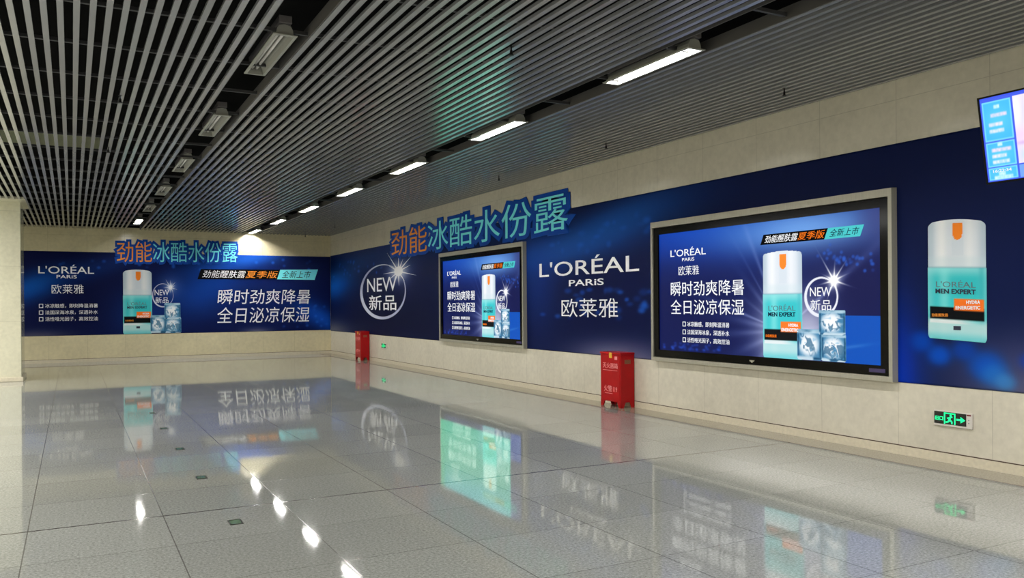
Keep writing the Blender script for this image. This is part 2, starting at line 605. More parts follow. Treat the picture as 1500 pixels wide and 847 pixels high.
def slat_block(name, xs):
    bm = bmesh.new()
    for x in xs:
        if -2.4 < x < -.90:            # stops at the pillar's ceiling strip
            spans = [(YF, 20.38), (22.30, YB - .01)] if x > -2.3 else [(YF, YB - .01)]
        else:
            spans = [(YF, YB - .01)]
        for a, b in spans:
            box(bm, x - SW / 2, x + SW / 2, a, b, ZC, ZC + SH)
    return structure(name, bm, M['slat'])


nL = int((1.397 - XL - .05) / PITCH)
slat_block('ceiling_slats_left', [1.397 - PITCH * k for k in range(nL)])
slat_block('ceiling_slats_middle', [1.846 + PITCH * k for k in range(26)])
slat_block('ceiling_slats_right', [5.194 + PITCH * k for k in range(22)])
# carriers that hold the slats, and rails along the lamp slots
bm = bmesh.new()
y = -8.4
while y < YB - .2:
    box(bm, XL, XR, y - .015, y + .015, ZC + SH, ZC + SH + .03)
    y += 1.11
structure('trim_5', bm, M['carrier'])
bm = bmesh.new()
for x in (1.423, 1.816, 4.756, 5.166):
    box(bm, x - .004, x + .004, YF, YB - .01, ZC + .004, ZC + .11)
structure('trim_6', bm, M['edge_strip'])

# pillar at the left
bm = bmesh.new()
box(bm, -2.28, -.975, 20.92, 22.24, 0, ZC + .05, .012)
o = structure('wall_pillar', bm, M['pillar'])
bm = bmesh.new(); box(bm, -2.32, -.94, 20.88, 22.28, 0, .10, .012)
structure('baseboard_pillar', bm, M['base'])
bm = bmesh.new(); box(bm, -2.36, -.86, 20.38, 22.30, ZC - .004, ZC + .05)
structure('trim_7', bm, M['pillar'])

# beam and pipe seen between the slats
bm = bmesh.new(); box(bm, -6.5, .42, 15.2, 15.32, 4.2, 4.42)
structure('trim_8', bm, M['concrete'])

# ================================================================== CEILING LAMPS
LL, LW = 1.36, .205


def make_lamp(lit):
    root = thing('ceiling_light', '', 'ceiling lamp')
    bm = bmesh.new()
    ring_rect(bm, (-LW / 2, LW / 2, -LL / 2, LL / 2), (-LW / 2 + .028, LW / 2 - .028, -LL / 2 + .03, LL / 2 - .03), .0, -.008, .002)
    bm_obj('frame', bm, M['lamp_white'], root)
    bm = bmesh.new()      # trough reflector
    prof = [(-.0745, 0), (-.068, .045), (-.05, .082), (0, .094), (.05, .082), (.068, .045), (.0745, 0)]
    rows = []
    for yy in (-LL / 2 + .028, LL / 2 - .028):
        rows.append([bm.verts.new((x, yy, z)) for x, z in prof])
    for k in range(len(prof) - 1):
        bm.faces.new((rows[0][k], rows[0][k + 1], rows[1][k + 1], rows[1][k]))
    for r in rows: bm.faces.new(r)
    bm_obj('reflector', bm, M['lamp_white'], root)
    for x in (-.03, .012):
        bm = bmesh.new()
        cyl(bm, (x, -LL / 2 + .06, .048), (x, LL / 2 - .06, .048), .013, n=10)
        t = bm_obj('tube', bm, M['tube_on'] if lit else M['tube_off'], root, True)
        for sgn in (-1, 1):
            bm = bmesh.new()
            cyl(bm, (x, sgn * (LL / 2 - .06), .048), (x, sgn * (LL / 2 - .03), .048), .014, n=10)
            bm_obj('end_cap', bm, M['lamp_grey'], t)
    bm = bmesh.new(); box(bm, -.055, .055, -LL / 2 - .0, LL / 2 - .0, .096, .16, .004)
    bm_obj('ballast_box', bm, M['lamp_grey'], root)
    return root


ordn = ['first', 'second', 'third', 'fourth', 'fifth', 'sixth', 'seventh']
lit_lamp = make_lamp(True)
for k in (0, 1, 2, 3, 4, 5, 6, -1, -2):
    o = lit_lamp if k == 0 else copy_tree(lit_lamp)
    o.location = (5.0, 6.5 + 3.31 * k, ZC)
    o['label'] = ['longest and nearest lit white lamp in the slot above the right wall',
                  'second lit white lamp from the camera, above the large near screen row',
                  'third lit white lamp from the camera in the right-hand ceiling slot',
                  'fourth lit white lamp from the camera in the right-hand ceiling slot',
                  'fifth lit white lamp from the camera in the right-hand ceiling slot',
                  'second last lit white lamp of the right-hand ceiling slot',
                  'farthest lit white lamp of the right-hand slot, against the back wall',
                  'lit white lamp of the right slot behind the viewer, second of two',
                  'lit white lamp of the right slot just outside the view, above the monitor'][k]
    o['group'] = 'lit lamps in the right ceiling slot'
off_lamp = make_lamp(False)
for k in range(5):
    o = off_lamp if k == 0 else copy_tree(off_lamp)
    o.location = (1.615, 7.77 + 3.335 * k, ZC)
    o['label'] = ['largest unlit twin-tube lamp, nearest in the left ceiling slot',
                  'second unlit twin-tube lamp from the camera in the left ceiling slot',
                  'third unlit twin-tube lamp from the camera in the left ceiling slot',
                  'fourth unlit twin-tube lamp from the camera in the left ceiling slot',
                  'smallest unlit twin-tube lamp, just before the lit one in the left slot'][k]
    o['group'] = 'unlit lamps in the left ceiling slot'
o = copy_tree(lit_lamp)
o.location = (1.60, 24.5, ZC)
o['label'] = 'only lit lamp of the left ceiling slot, at its far end'
del o['group']

# ================================================================== SPRINKLERS
def make_sprinkler():
    bm = bmesh.new()
    cyl(bm, (0, 0, -.045), (0, 0, .09), .010, n=10)
    cyl(bm, (0, 0, -.10), (0, 0, -.045), .018, .014, n=10)
    cyl(bm, (0, 0, -.112), (0, 0, -.104), .034, n=14)
    for sx in (-1, 1):
        cyl(bm, (sx * .020, 0, -.10), (sx * .014, 0, -.05), .004, n=6)
    cyl(bm, (0, 0, -.004), (0, 0, 0), .028, n=14)
    return bm_obj('sprinkler_head', bm, M['sprinkler'])


sp = make_sprinkler()
spots = [(3.479, 6.53, 'dark sprinkler head under the green-lit middle slats'),
         (.478, 9.95, 'dark sprinkler head left of the unlit lamps, nearer of two'),
         (.478, 13.25, 'dark sprinkler head left of the unlit lamps, farther of two'),
         (6.79, 6.50, 'dark sprinkler head above the large near screen'),
         (6.79, 9.87, 'dark sprinkler head above the white brand lettering between the screens'),
         (6.79, 13.25, 'dark sprinkler head above the far screen and its lettering'),
         (6.68, 23.38, 'dark sprinkler head above the corner, nearer the camera'),
         (6.68, 26.80, 'dark sprinkler head hanging right at the back wall corner')]
for k, (x, y, lab) in enumerate(spots):
    o = sp if k == 0 else sp.copy()
    if k: C.objects.link(o)
    o.location = (x, y, ZC)
    o.scale = (.72, .72, .72)
    tag(o, lab, 'sprinkler', 'sprinklers under the slats')

# ================================================================== PRINTED PARTS SHARED BY MURALS
def bottle_print(parent, cu, v0, v1, hw, z, slope=0, detail=True):
    """picture of the pump bottle with its own lettering"""
    T, Hh = mesh_uv(-1, 1, 0, 1, 70, 150)
    w = bottle_half(Hh)
    arch = 1 - .02 * (T ** 2) * sstep(Hh, .9, 1.0)
    U = cu + T * w * hw
    V = v0 + (v1 - v0) * Hh * arch + slope * T
    b = grid('bottle_print', parent, M['print'], U, V, z, paint_bottle(T * w, Hh), .003)
    h = lambda q: v0 + (v1 - v0) * q
    zz = z + .002
    lettering('brand_lettering', "L'ORÉAL", M['grey_letter'], b, cu - .7 * hw, cu + .66 * hw, h(.445), h(.505), zz, slope=slope * 1.36)
    lettering('range_lettering', 'MEN EXPERT', M['navy_letter'], b, cu - .72 * hw, cu + .66 * hw, h(.392), h(.432), zz, .03, slope=slope * 1.38)
    if detail:
        lettering('variant_lettering', 'HYDRA', M['white'], b, cu + .34 * hw, cu + .80 * hw, h(.30), h(.328), zz, .03)
        lettering('variant_lettering', 'ENERGETIC', M['white'], b, cu - .02 * hw, cu + .80 * hw, h(.255), h(.285), zz, .03)
        lettering('variant_lettering', '劲能醒肤露', M['orange'], b, cu - .86 * hw, cu - .28 * hw, h(.195), h(.222), zz, .0)
        bm = bmesh.new(); box(bm, cu - .1 * hw, cu + .15 * hw, h(.085), h(.118), zz - .002, zz + .001)
        bm_obj('label_mark', bm, M['navy_letter'], b)
    return b


def ice_print(parent, u0, u1, v0, v1, z, seed):
    P, Q = mesh_uv(0, 1, 0, 1, 46, 46)
    r = 1 - .05 * (np.clip(np.abs(Q - .5) * 2 - .85, 0, 1) / .15) ** 2
    U = (u0 + u1) / 2 + (P - .5) * (u1 - u0) * r
    V = v0 + (v1 - v0) * Q
    return grid('ice_cube_print', parent, M['print'], U, V, z, paint_ice(P, Q, seed), .003)


def new_ring(parent, cu, cv, ru, rv, tu, tv, z):
    """bright ring, thicker at lower left, with a star flare at its upper right"""
    n = 96
    a = np.linspace(0, 2 * PI, n)
    k = np.linspace(0, 1, 4)
    A, K = np.meshgrid(a, k)
    thick = .72 + .5 * np.cos(A - 3.9)
    U = cu + np.cos(A) * (ru - K * tu * thick); V = cv + np.sin(A) * (rv - K * tv * thick)
    base = np.array((212, 216, 232.)) * np.ones(A.shape + (1,))
    base = blend(base, (.5 + .5 * np.cos(A - 5.6)) ** 2 * .55, (110, 118, 160))
    base = blend(base, (.5 + .5 * np.cos(A - 2.5)) ** 8 * .6, (96, 104, 150))
    base = blend(base, np.exp(-((K - .5) / .3) ** 2) * .3, (250, 250, 255))
    grid('ring_print', parent, M['print'], U, V, z, base)
    su, sv = cu + ru * .72, cv + rv * .68
    bm = bmesh.new()
    R = rv * .62
    asp = ru / rv
    pts = []
    spikes = [(.35, .8), (.75, 1.1), (1.15, .7), (1.55, 1.0), (2.15, 1.35), (2.6, .75), (3.2, 1.05), (3.75, .7), (4.3, .9), (4.75, .8), (5.3, .7), (6.0, 1.15)]
    for ang, L in spikes:
        for da, rr in ((-.12, .27), (0, L)):
            q = ang + da
            pts.append((su + math.cos(q) * rr * R * asp, sv + math.sin(q) * rr * R))
        pts.append((su + math.cos(ang + .12) * .27 * R * asp, sv + math.sin(ang + .12) * .27 * R))
    prism(bm, pts, z + .001, z + .003)
    bm_obj('star_print', bm, M['white'], parent)


def banner(parent, pts_black, pts_teal, boxes, z, mats):
    bm = bmesh.new(); prism(bm, pts_black, z, z + .002)
    b = bm_obj('slogan_banner', bm, mats['black'], parent)
    bm = bmesh.new(); prism(bm, pts_teal, z, z + .002)
    t = bm_obj('launch_banner', bm, mats['teal'], parent)
    (a0, a1, a2), (va, vb), (t0, t1), (ta, tb), sh = boxes
    lettering('slogan_lettering', '劲能醒肤露', mats['white'], b, a0, a1, va, vb, z + .002, .0, shear=sh)
    lettering('slogan_lettering', '夏季版', mats['orange'], b, a1 + .02 * (a1 - a0), a2, va, vb, z + .002, .0, shear=sh)
    lettering('launch_lettering', '全新上市', mats['navy'], t, t0, t1, ta, tb, z + .002, .0, shear=sh)


PM = dict(white=M['white'], black=M['black'], orange=M['orange'], teal=M['turquoise'], navy=M['navy_letter'], grey=M['grey_letter'])
SM = dict(white=M['on_white'], black=M['on_black'], orange=M['on_orange'], teal=M['on_teal'], navy=M['on_navy'], grey=M['on_grey'])
BUL = ['冰凉触感，即刻降温消暑', '法国深海冰泉，深透补水', '活性哑光因子，高效控油']


def bullets(parent, u0, u1, tops, h, m, z, sq):
    for k, (t, v1) in enumerate(zip(BUL, tops)):
        bm = bmesh.new()
        w = h * sq
        ring_rect(bm, (u0, u0 + w, v1 - h, v1), (u0 + w * .14, u0 + w * .86, v1 - h * .86, v1 - h * .14), z, z + .002)
        bm_obj('check_box', bm, m, parent)
        a, b = t.split('，')
        us = u0 + w * 1.45; cell = (u1 - us) / 11
        lettering('bullet_lettering', a + '，', m, parent, us, us + cell * (len(a) + .32), v1 - h * 1.02, v1 + h * .02, z, .0, res=2)
        lettering('bullet_lettering', b, m, parent, us + cell * (len(a) + 1), u1, v1 - h, v1 + h * .02, z, .0, res=2)


def title(parent, u0, u1, v0, v1, z, slope=0):
    """turquoise and orange title on a contour-cut blue sticker"""
    body = '劲能冰酷水份露'
    # the two-colour words are set together so both share one fit
    w = (u1 - u0) / 7
    for k, ch in enumerate((('劲能', 0, 2), ('冰酷水份露', 2, 7))):
        s, a, b = ch
        ua, ub = u0 + w * a + .04 * w, u0 + w * b - .02 * w
        so = slope * (b - a) / 7
        va = v0 + slope * a / 7
        me, ref = lettering('title_lettering', s, M['orange'] if k == 0 else M['turquoise'], parent, ua, ub, va, va + v1 - v0, z + .006, .0, .004, slope=so)
        o, _ = lettering('title_sticker', s, M['sticker'], parent, ua, ub, va, va + v1 - v0, z, .0, .005, slope=so, bevel=.11, ref=ref, res=2)


# ================================================================== MURAL ON THE RIGHT WALL
mz0, mz1 = .755, 3.243
MR = frame_thing('wall_mural', 'long navy advertising mural on the right wall, around both screens', 'mural',
                 (XR, YB, 0), (0, -1, 0), (0, 0, 1))
U, V = mesh_uv(.01, YB - 2.2, mz0, mz1, 900, 110)
Y = YB - U
img = np.array((10, 20, 64.)) * np.ones(U.shape + (1,))
img = blend(img, blob(Y, V, 21, 1.3, 5, 1.0) * .75, (4, 9, 40))
img = blend(img, blob(Y, V, 11.6, 1.2, 2.2, .7) * .6, (8, 16, 58))
img = blend(img, sstep(V, 2.3, 3.3) * sstep(Y, 12, 14) * .6, (16, 46, 112))
img = blend(img, blob(Y, V, 26.8, 2.25, 1.9, .42, -.05) * .95, (14, 92, 190))
img = blend(img, blob(Y, V, 24.2, 2.9, 4.2, .30, -.04) * .5, (20, 64, 140))
img = blend(img, blob(Y, V, 12.7, 2.55, 3.0, .33, -.10) * .8, (22, 80, 168))
img = blend(img, blob(Y, V, 10.9, 2.85, 1.7, .32, -.16) * .85, (24, 84, 170))
img = blend(img, blob(Y, V, 13.3, 2.1, .7, .9) * .5, (14, 58, 150))
img = blend(img, sstep(Y, 8.6, 6.0) * .55, (14, 27, 70))
img = blend(img, blob(Y, V, 27.0, .7, 1.8, .42) * .8, (120, 122, 128))
img = blend(img, blob(Y, V, 10.75, .7, 1.3, .28) * .75, (150, 144, 170))
img = blend(img, blob(Y, V, 5.75, .8, .28, .75) * .9, (0, 50, 190))
img = blend(img, blob(Y, V, 4.2, .7, .75, .42) * .85, (120, 116, 136))
img = blend(img, blob(Y, V, 4.4, 1.0, .9, .3) * .5, (60, 64, 110))
for (by, bz, r, a, c) in ((5.47, 1.19, .13, .9, (0, 66, 176)), (5.28, 1.06, .13, .95, (4, 76, 190)), (5.02, 1.12, .13, .75, (4, 66, 176)),
                          (4.80, .98, .18, .9, (8, 78, 190)), (4.72, .90, .14, .75, (36, 112, 196)), (4.62, .84, .10, .8, (60, 130, 200)), (4.40, 1.05, .10, .7, (20, 60, 170))):
    img = blend(img, blob(Y, V, by, bz, r, r * .8, p=1.6) * a, c)
rs = np.random.RandomState(3)
for k in range(70):
    cy_ = rs.choice([rs.uniform(9.9, 12.2), rs.uniform(9.9, 13.2), rs.uniform(22, 26.8)])
    cz_ = rs.uniform(1.35, 1.85) if cy_ < 14 and rs.rand() < .6 else rs.uniform(2.45, 2.95)
    img = blend(img, blob(Y, V, cy_, cz_, rs.uniform(.05, .12), rs.uniform(.03, .055), p=1.5) * rs.uniform(.2, .7), (26, 92, 196))
img = blend(img, blob(Y, V, 20.67, 2.48, 1.2, .42) * .5, (80, 104, 176))
img = blend(img, blob(Y, V, 20.67, 2.48, .62, .22) * .95, (236, 240, 252))
grid('background', MR, M['print'], U, V, .006, img, .006)

yl = lambda y: YB - y
title(MR, yl(21.22), yl(12.18), 2.895, 3.555, .010)
new_ring(MR, yl(22.05), 1.963, 1.92, .765, .22, .075, .008)
lettering('new_lettering', 'NEW', M['white'], MR, yl(23.28), yl(20.80), 1.975, 2.36, .010, .0)
lettering('new_lettering', '新品', M['white'], MR, yl(23.12), yl(20.85), 1.455, 1.875, .010, .004)
lettering('brand_lettering', "L'ORÉAL", M['white'], MR, yl(13.22), yl(10.19), 2.085, 2.40, .010, .004)
lettering('brand_lettering', 'PARiS', M['white'], MR, yl(12.20), yl(11.14), 1.898, 2.007, .010, .01)
lettering('brand_lettering', '欧莱雅', M['white'], MR, yl(12.45), yl(10.75), 1.368, 1.682, .010, -.004)
bottle_print(MR, yl(5.093), 1.213, 2.392, .302, .010, -.014)

# ================================================================== MURAL ON THE BACK WALL
MB = frame_thing('wall_mural', 'navy advertising mural across the back wall, with bottle and ice', 'mural',
                 (0, YB, 0), (1, 0, 0), (0, 0, 1))
U, V = mesh_uv(-1.35, XR - .01, .785, 3.215, 360, 110)
img = np.array((9, 18, 66.)) * np.ones(U.shape + (1,))
img = blend(img, blob(U, V, -1.0, 2.2, 1.0, .36, .42) * .95, (12, 92, 190))
img = blend(img, blob(U, V, .5, 2.65, 1.4, .3, .35) * .55, (14, 64, 150))
img = blend(img, blob(U, V, .6, 2.0, 1.0, 1.1) * .45, (5, 11, 46))
img = blend(img, blob(U, V, 3.7, 2.2, 1.3, .75, .5) * .75, (16, 74, 176))
img = blend(img, blob(U, V, 5.0, 3.1, 1.6, .28, .2) * .85, (24, 88, 190))
img = blend(img, blob(U, V, 5.6, 1.7, 1.6, .8) * .45, (26, 54, 132))
img = blend(img, blob(U, V, 6.9, 2.9, 1.2, .7) * .5, (40, 52, 104))
img = blend(img, blob(U, V, 7.3, 1.2, .9, .35, -.5) * .9, (18, 84, 200))
img = blend(img, blob(U, V, 5.2, .72, .45, .16) * .7, (170, 165, 170))
img = blend(img, blob(U, V, -.9, .75, .9, .2) * .6, (120, 116, 126))
img = blend(img, blob(U, V, 1.75, 1.4, .8, .8) * .35, (30, 80, 170))
rs = np.random.RandomState(8)
for k in range(46):
    a, b = (rs.uniform(5.6, 7.5), rs.uniform(.9, 1.6)) if k % 2 else (rs.uniform(-.5, 7), rs.uniform(2.7, 3.1))
    img = blend(img, blob(U, V, a, b, .05, .045, p=1.5) * rs.uniform(.2, .7), (30, 100, 210))
img = blend(img, blob(U, V, 2.65, 2.19, .3, .32) * .5, (96, 130, 200))
img = blend(img, blob(U, V, 2.65, 2.19, .1, .11), (240, 244, 252))
grid('background', MB, M['print'], U, V, .006, img, .006)
title(MB, 1.16, 4.64, 2.93, 3.54, .010, .055)
lettering('brand_lettering', "L'ORÉAL", M['white'], MB, -.84, .58, 2.575, 2.835, .010, .004)
lettering('brand_lettering', 'PARiS', M['white'], MB, -.385, .13, 2.438, 2.535, .010, .01)
lettering('brand_lettering', '欧莱雅', M['white'], MB, -.51, .305, 1.995, 2.262, .010, -.004)
bullets(MB, -.83, .67, (1.705, 1.515, 1.325), .115, M['white'], .010, .92)
bottle_print(MB, 1.738, .79, 2.715, .398, .010)
new_ring(MB, 2.437, 1.94, .30, .362, .03, .036, .008)
lettering('new_lettering', 'NEW', M['white'], MB, 2.21, 2.61, 1.945, 2.112, .010)
lettering('new_lettering', '新品', M['white'], MB, 2.23, 2.595, 1.71, 1.89, .010)
ice_print(MB, 2.49, 2.95, .80, 1.27, .013, 31)
ice_print(MB, 2.09, 2.52, .81, 1.34, .016, 12)
ice_print(MB, 2.48, 2.93, 1.22, 1.71, .019, 21)
banner(MB, [(3.43, 2.44), (5.85, 2.455), (5.955, 2.765), (3.53, 2.755)], [(5.85, 2.455), (7.07, 2.445), (7.185, 2.79), (5.955, 2.765)],
       ((3.56, 4.83, 5.83), (2.49, 2.72), (5.99, 6.90), (2.50, 2.735), .07), .010, PM)
lettering('headline_lettering', '瞬时劲爽降暑', M['white'], MB, 4.01, 6.90, 1.66, 2.13, .010, .0, shear=.05)
lettering('headline_lettering', '全日泌凉保湿', M['white'], MB, 3.98, 6.87, 1.065, 1.565, .010, .0, shear=.05)

# ================================================================== ADVERTISING SCREENS
def screen_art(u, v):
    """u to the right 0..3.75 (from wall y 9.68), v = height above floor"""
    y = 9.68 - u
    img = np.array((14, 24, 82.)) * np.ones(u.shape + (1,))
    img = blend(img, blob(y, v, 9.0, 2.6, 1.7, .5) * .9, (8, 66, 186))
    img = blend(img, blob(y, v, 8.9, 1.5, 1.0, .7) * .7, (10, 20, 74))
    img = blend(img, blob(y, v, 6.2, 1.75, .7, .5) * .9, (18, 22, 76))
    img = blend(img, blob(y, v, 7.0, 2.45, .95, .22) * .85, (168, 204, 246))
    img = blend(img, blob(y, v, 7.2, 2.5, 1.7, .32) * .5, (60, 130, 226))
    img = blend(img, sstep(y, 6.35, 5.95) * sstep(v, 2.0, 2.5) * .6, (60, 62, 120))
    # rays from behind the bottle
    cx, cz = 7.28, 1.25
    d = np.hypot(y - cx, v - cz) + 1e-6; a = np.arctan2(v - cz, -(y - cx))
    for ang, wd, L, s in ((2.02, .03, 1.5, .75), (2.35, .05, .9, .6), (2.6, .04, .8, .5), (2.85, .03, 1.5, .8), (2.98, .07, 1.1, .55), (3.2, .06, 1.2, .5),
                          (3.5, .08, .9, .6), (3.85, .07, .7, .55), (.62, .035, 1.6, .75), (.9, .1, .7, .5), (-.12, .05, 1.6, .5), (.1, .05, 1.0, .4), (2.2, .02, 1.2, .5)):
        da = np.abs((a - ang + PI) % (2 * PI) - PI)
        img = blend(img, np.exp(-(da / wd) ** 2) * np.exp(-(d / (L * .75)) ** 2) * s * .65, (166, 184, 244))
    img = blend(img, blob(y, v, 7.30, 1.2, .42, .46) * .85, (214, 218, 248))
    img = blend(img, blob(y, v, 6.85, 1.3, .3, .3) * .6, (240, 240, 255))
    rs = np.random.RandomState(5)
    for k in range(40):
        q = rs.uniform(0, 1)
        img = blend(img, blob(y, v, 6.7 - .75 * q + rs.normal(0, .05), 2.13 - .2 * q * rs.rand() + rs.normal(0, .05), .022, .02, p=1.5) * rs.uniform(.3, .8), (40, 90, 196))
        img = blend(img, blob(y, v, rs.uniform(8.4, 9.6), .95 + rs.rand() ** 2 * .08, .03, .018) * .35, (40, 90, 220))
    # plain blue block at the right
    img = blend(img, sstep(y, 6.40, 6.385) * (v < 1.443), (10, 82, 186))
    img = blend(img, blob(y, v, 6.3, 1.1, .25, .02, -.15) * .35, (90, 150, 220))
    # ring
    ru, rv, cu, cv = .240, .229, 6.708, 1.656
    rr = np.hypot((y - cu) / ru, (v - cv) / rv)
    ang = np.arctan2((v - cv) / rv, -(y - cu) / ru)
    th = .05 + .025 * np.cos(ang - 3.9)
    img = blend(img, sstep(np.abs(rr - .95), th + .03, th) , (236, 238, 250))
    # bottle
    hw = np.float64(.315)
    h = (v - .915) / (2.215 - .915); t = -(y - 7.298) / hw
    hh = np.clip(h, 0, 1); w = bottle_half(hh)
    inside = (np.abs(t) < w) & (h < 1 - .022 * t ** 2) & (h > 0)
    img = np.where(inside[..., None], paint_bottle(t, hh), img)
    # ice
    for (ya, yb, va, vb, sd) in ((6.71, 6.365, .925, 1.235, 31), (7.07, 6.705, .925, 1.28, 12), (6.745, 6.372, 1.22, 1.505, 21)):
        p = (ya - y) / (ya - yb); q = (v - va) / (vb - va)
        ins = (p > 0) & (p < 1) & (q > 0) & (q < 1) & (np.hypot(np.maximum(np.abs(p - .5) - .42, 0), np.maximum(np.abs(q - .5) - .42, 0)) < .08)
        img = np.where(ins[..., None], paint_ice(np.clip(p, 0, 1), np.clip(q, 0, 1), sd), img)
    img = blend(img, np.clip(star_rays(-y, v, -6.527, 1.837, .16), 0, 1), (252, 252, 255))
    return img


def make_tv():
    """origin: wall plane, foot of the screen's middle; local x right, y up, z out"""
    root = frame_thing('advertising_screen', '', 'screen', (XR, 7.78, 0), (0, -1, 0), (0, 0, 1))
    bm = bmesh.new()
    ring_rect(bm, (-2.035, 2.035, .75, 2.785), (-1.985, 1.985, .812, 2.695), 0, .085, .006)
    bm_obj('frame', bm, M['silver'], root)
    bm = bmesh.new()
    ring_rect(bm, (-1.985, 1.985, .812, 2.695), (-1.875, 1.875, .92, 2.59), .01, .07, .01)
    bz = bm_obj('bezel', bm, M['bezel'], root)
    bm = bmesh.new()
    prism(bm, [(-.045, .872), (.045, .872), (.03, .852), (.012, .852), (.008, .838), (-.008, .838), (-.012, .852), (-.03, .852)], .068, .073)
    bm_obj('maker_mark', bm, M['silver'], bz)
    bm = bmesh.new(); box(bm, 1.73, 1.93, .845, .885, .066, .072)
    bm_obj('maker_badge', bm, M['badge'], bz)
    U, V = mesh_uv(-1.88, 1.88, .915, 2.595, 560, 260)
    sc = grid('screen', root, M['screen'], U, V, .045, screen_art(U + 1.875 + .025, V), .02)
    c = lambda y: 7.78 - y
    z = .047
    lettering('brand_lettering', "L'ORÉAL", SM['white'], sc, c(9.395), c(8.65), 2.252, 2.372, z, .004)
    lettering('brand_lettering', 'PARiS', SM['white'], sc, c(9.14), c(8.885), 2.18, 2.226, z, .0)
    lettering('brand_lettering', '欧莱雅', SM['white'], sc, c(9.22), c(8.79), 1.984, 2.114, z, -.006)
    lettering('headline_lettering', '瞬时劲爽降暑', SM['white'], sc, c(9.393), c(7.935), 1.693, 1.898, z, .0)
    lettering('headline_lettering', '全日泌凉保湿', SM['white'], sc, c(9.396), c(7.938), 1.437, 1.642, z, .0)
    bullets(sc, c(9.14), c(8.208), (1.335, 1.225, 1.115), .066, SM['white'], z, 1.0)
    banner(sc, [(c(7.645), 2.308), (c(6.655), 2.308), (c(6.60), 2.432), (c(7.59), 2.432)],
           [(c(6.655), 2.308), (c(6.17), 2.308), (c(6.118), 2.432), (c(6.60), 2.432)],
           ((c(7.575), c(7.06), c(6.665)), (2.326, 2.416), (c(6.585), c(6.20)), (2.33, 2.414), .03), z, SM)
    lettering('new_lettering', 'NEW', SM['white'], sc, c(6.868), c(6.56), 1.662, 1.765, z)
    lettering('new_lettering', '新品', SM['white'], sc, c(6.86), c(6.565), 1.50, 1.622, z)
    h = lambda q: .915 + 1.3 * q
    lettering('bottle_lettering', "L'ORÉAL", SM['grey'], sc, c(7.298) - .22, c(7.298) + .21, h(.445), h(.505), z)
    lettering('bottle_lettering', 'MEN EXPERT', SM['navy'], sc, c(7.298) - .225, c(7.298) + .21, h(.392), h(.432), z, .03)
    lettering('bottle_lettering', 'HYDRA', SM['white'], sc, c(7.298) + .10, c(7.298) + .25, h(.30), h(.328), z, .03)
    lettering('bottle_lettering', 'ENERGETIC', SM['white'], sc, c(7.298) - .01, c(7.298) + .25, h(.255), h(.285), z, .03)
    lettering('bottle_lettering', '劲能醒肤露', SM['orange'], sc, c(7.298) - .27, c(7.298) - .09, h(.195), h(.222), z, .0)
    return root


tv = make_tv()
tv['label'] = 'near black-bezel advertising screen between white brand lettering and bottle picture'
tv['group'] = 'screens set in the right wall mural'
tv2 = copy_tree(tv)
tv2.location.y = 15.75
tv2['label'] = 'far black-bezel advertising screen below the turquoise and orange title'

# ================================================================== EXTINGUISHER BOXES
def make_box():
    """origin at floor, middle of the back edge; local x right, y up, z out, seen from the hall"""
    root = frame_thing('extinguisher_box', '', 'extinguisher box', (XR - .006, 10.60, 0), (0, -1, 0), (0, 0, 1))
    w, d, h = .268, .264, .845
    bm = bmesh.new(); box(bm, -w, w, .085, h - .03, .004, d - .006, .004)
    body = bm_obj('body', bm, M['red'], root)
    bm = bmesh.new(); box(bm, -w + .02, w - .02, .105, h - .05, d - .008, d, .003)
    door = bm_obj('door', bm, M['red'], root)
    bm = bmesh.new(); box(bm, -w - .008, w + .008, h - .032, h, 0, d + .006, .006)
    bm_obj('lid', bm, M['red'], root)
    for sx in (-1, 1):
        for zf in (0, 1):
            bm = bmesh.new()
            x0 = sx * w
            za, zb = (d - .006, d - .016) if zf else (.004, .014)
            # front foot plate with slanted inner edge plus its return along the side
            prism(bm, [(x0, 0), (x0 - sx * .055, 0), (x0 - sx * .10, .09), (x0, .09)], min(za, zb), max(za, zb))
            zs = [(za, 0), (za + (-.055 if zf else .055), 0), (za + (-.09 if zf else .09), .09), (za, .09)]
            n0 = len(bm.verts)
            a = [bm.verts.new((x0, yy, zz)) for zz, yy in zs]; b = [bm.verts.new((x0 - sx * .01, yy, zz)) for zz, yy in zs]
            bm.faces.new(a); bm.faces.new(b[::-1])
            for k in range(4): bm.faces.new((a[k], b[k], b[(k + 1) % 4], a[(k + 1) % 4]))
            bm_obj('leg', bm, M['red'], root)
    lettering('door_lettering', '灭火器箱', M['red_letter'], door, -.20, .20, .595, .68, d, .004)
    lettering('door_lettering', '火警', M['red_letter'], door, -.17, .045, .235, .33, d, .004)
    lettering('door_lettering', '119', M['red_letter'], door, .075, .18, .24, .315, d, .004)
    bm = bmesh.new(); box(bm, -.20, .19, .562, .569, d - .001, d + .001); bm_obj('printed_line', bm, M['red_letter'], door)
    bm = bmesh.new(); box(bm, -.15, .06, .205, .212, d - .001, d + .001); bm_obj('printed_line', bm, M['red_letter'], door)
    bm = bmesh.new(); box(bm, -.02, .055, .755, .84, d, d + .008, .003); bm_obj('hasp', bm, M['yellow'], root)
    bm = bmesh.new(); box(bm, .12, .19, .735, .785, d - .002, d + .003); bm_obj('sticker', bm, M['red_letter'], door)
    # small grille plate on the side towards the camera
    bm = bmesh.new()
    for k in range(4):
        box(bm, w - .002, w + .004, .675 + .016 * k, .685 + .016 * k, .075, .185)
    bm_obj('side_grille', bm, M['brass'], root)
    return root


b2 = make_box()
b2['label'] = 'red extinguisher box standing between the two screens, nearer the camera'
b2['group'] = 'red extinguisher boxes along the right wall'
b1 = copy_tree(b2)
b1.location.y = 23.39
b1['label'] = 'far red extinguisher box near the room corner, before the dark mural'

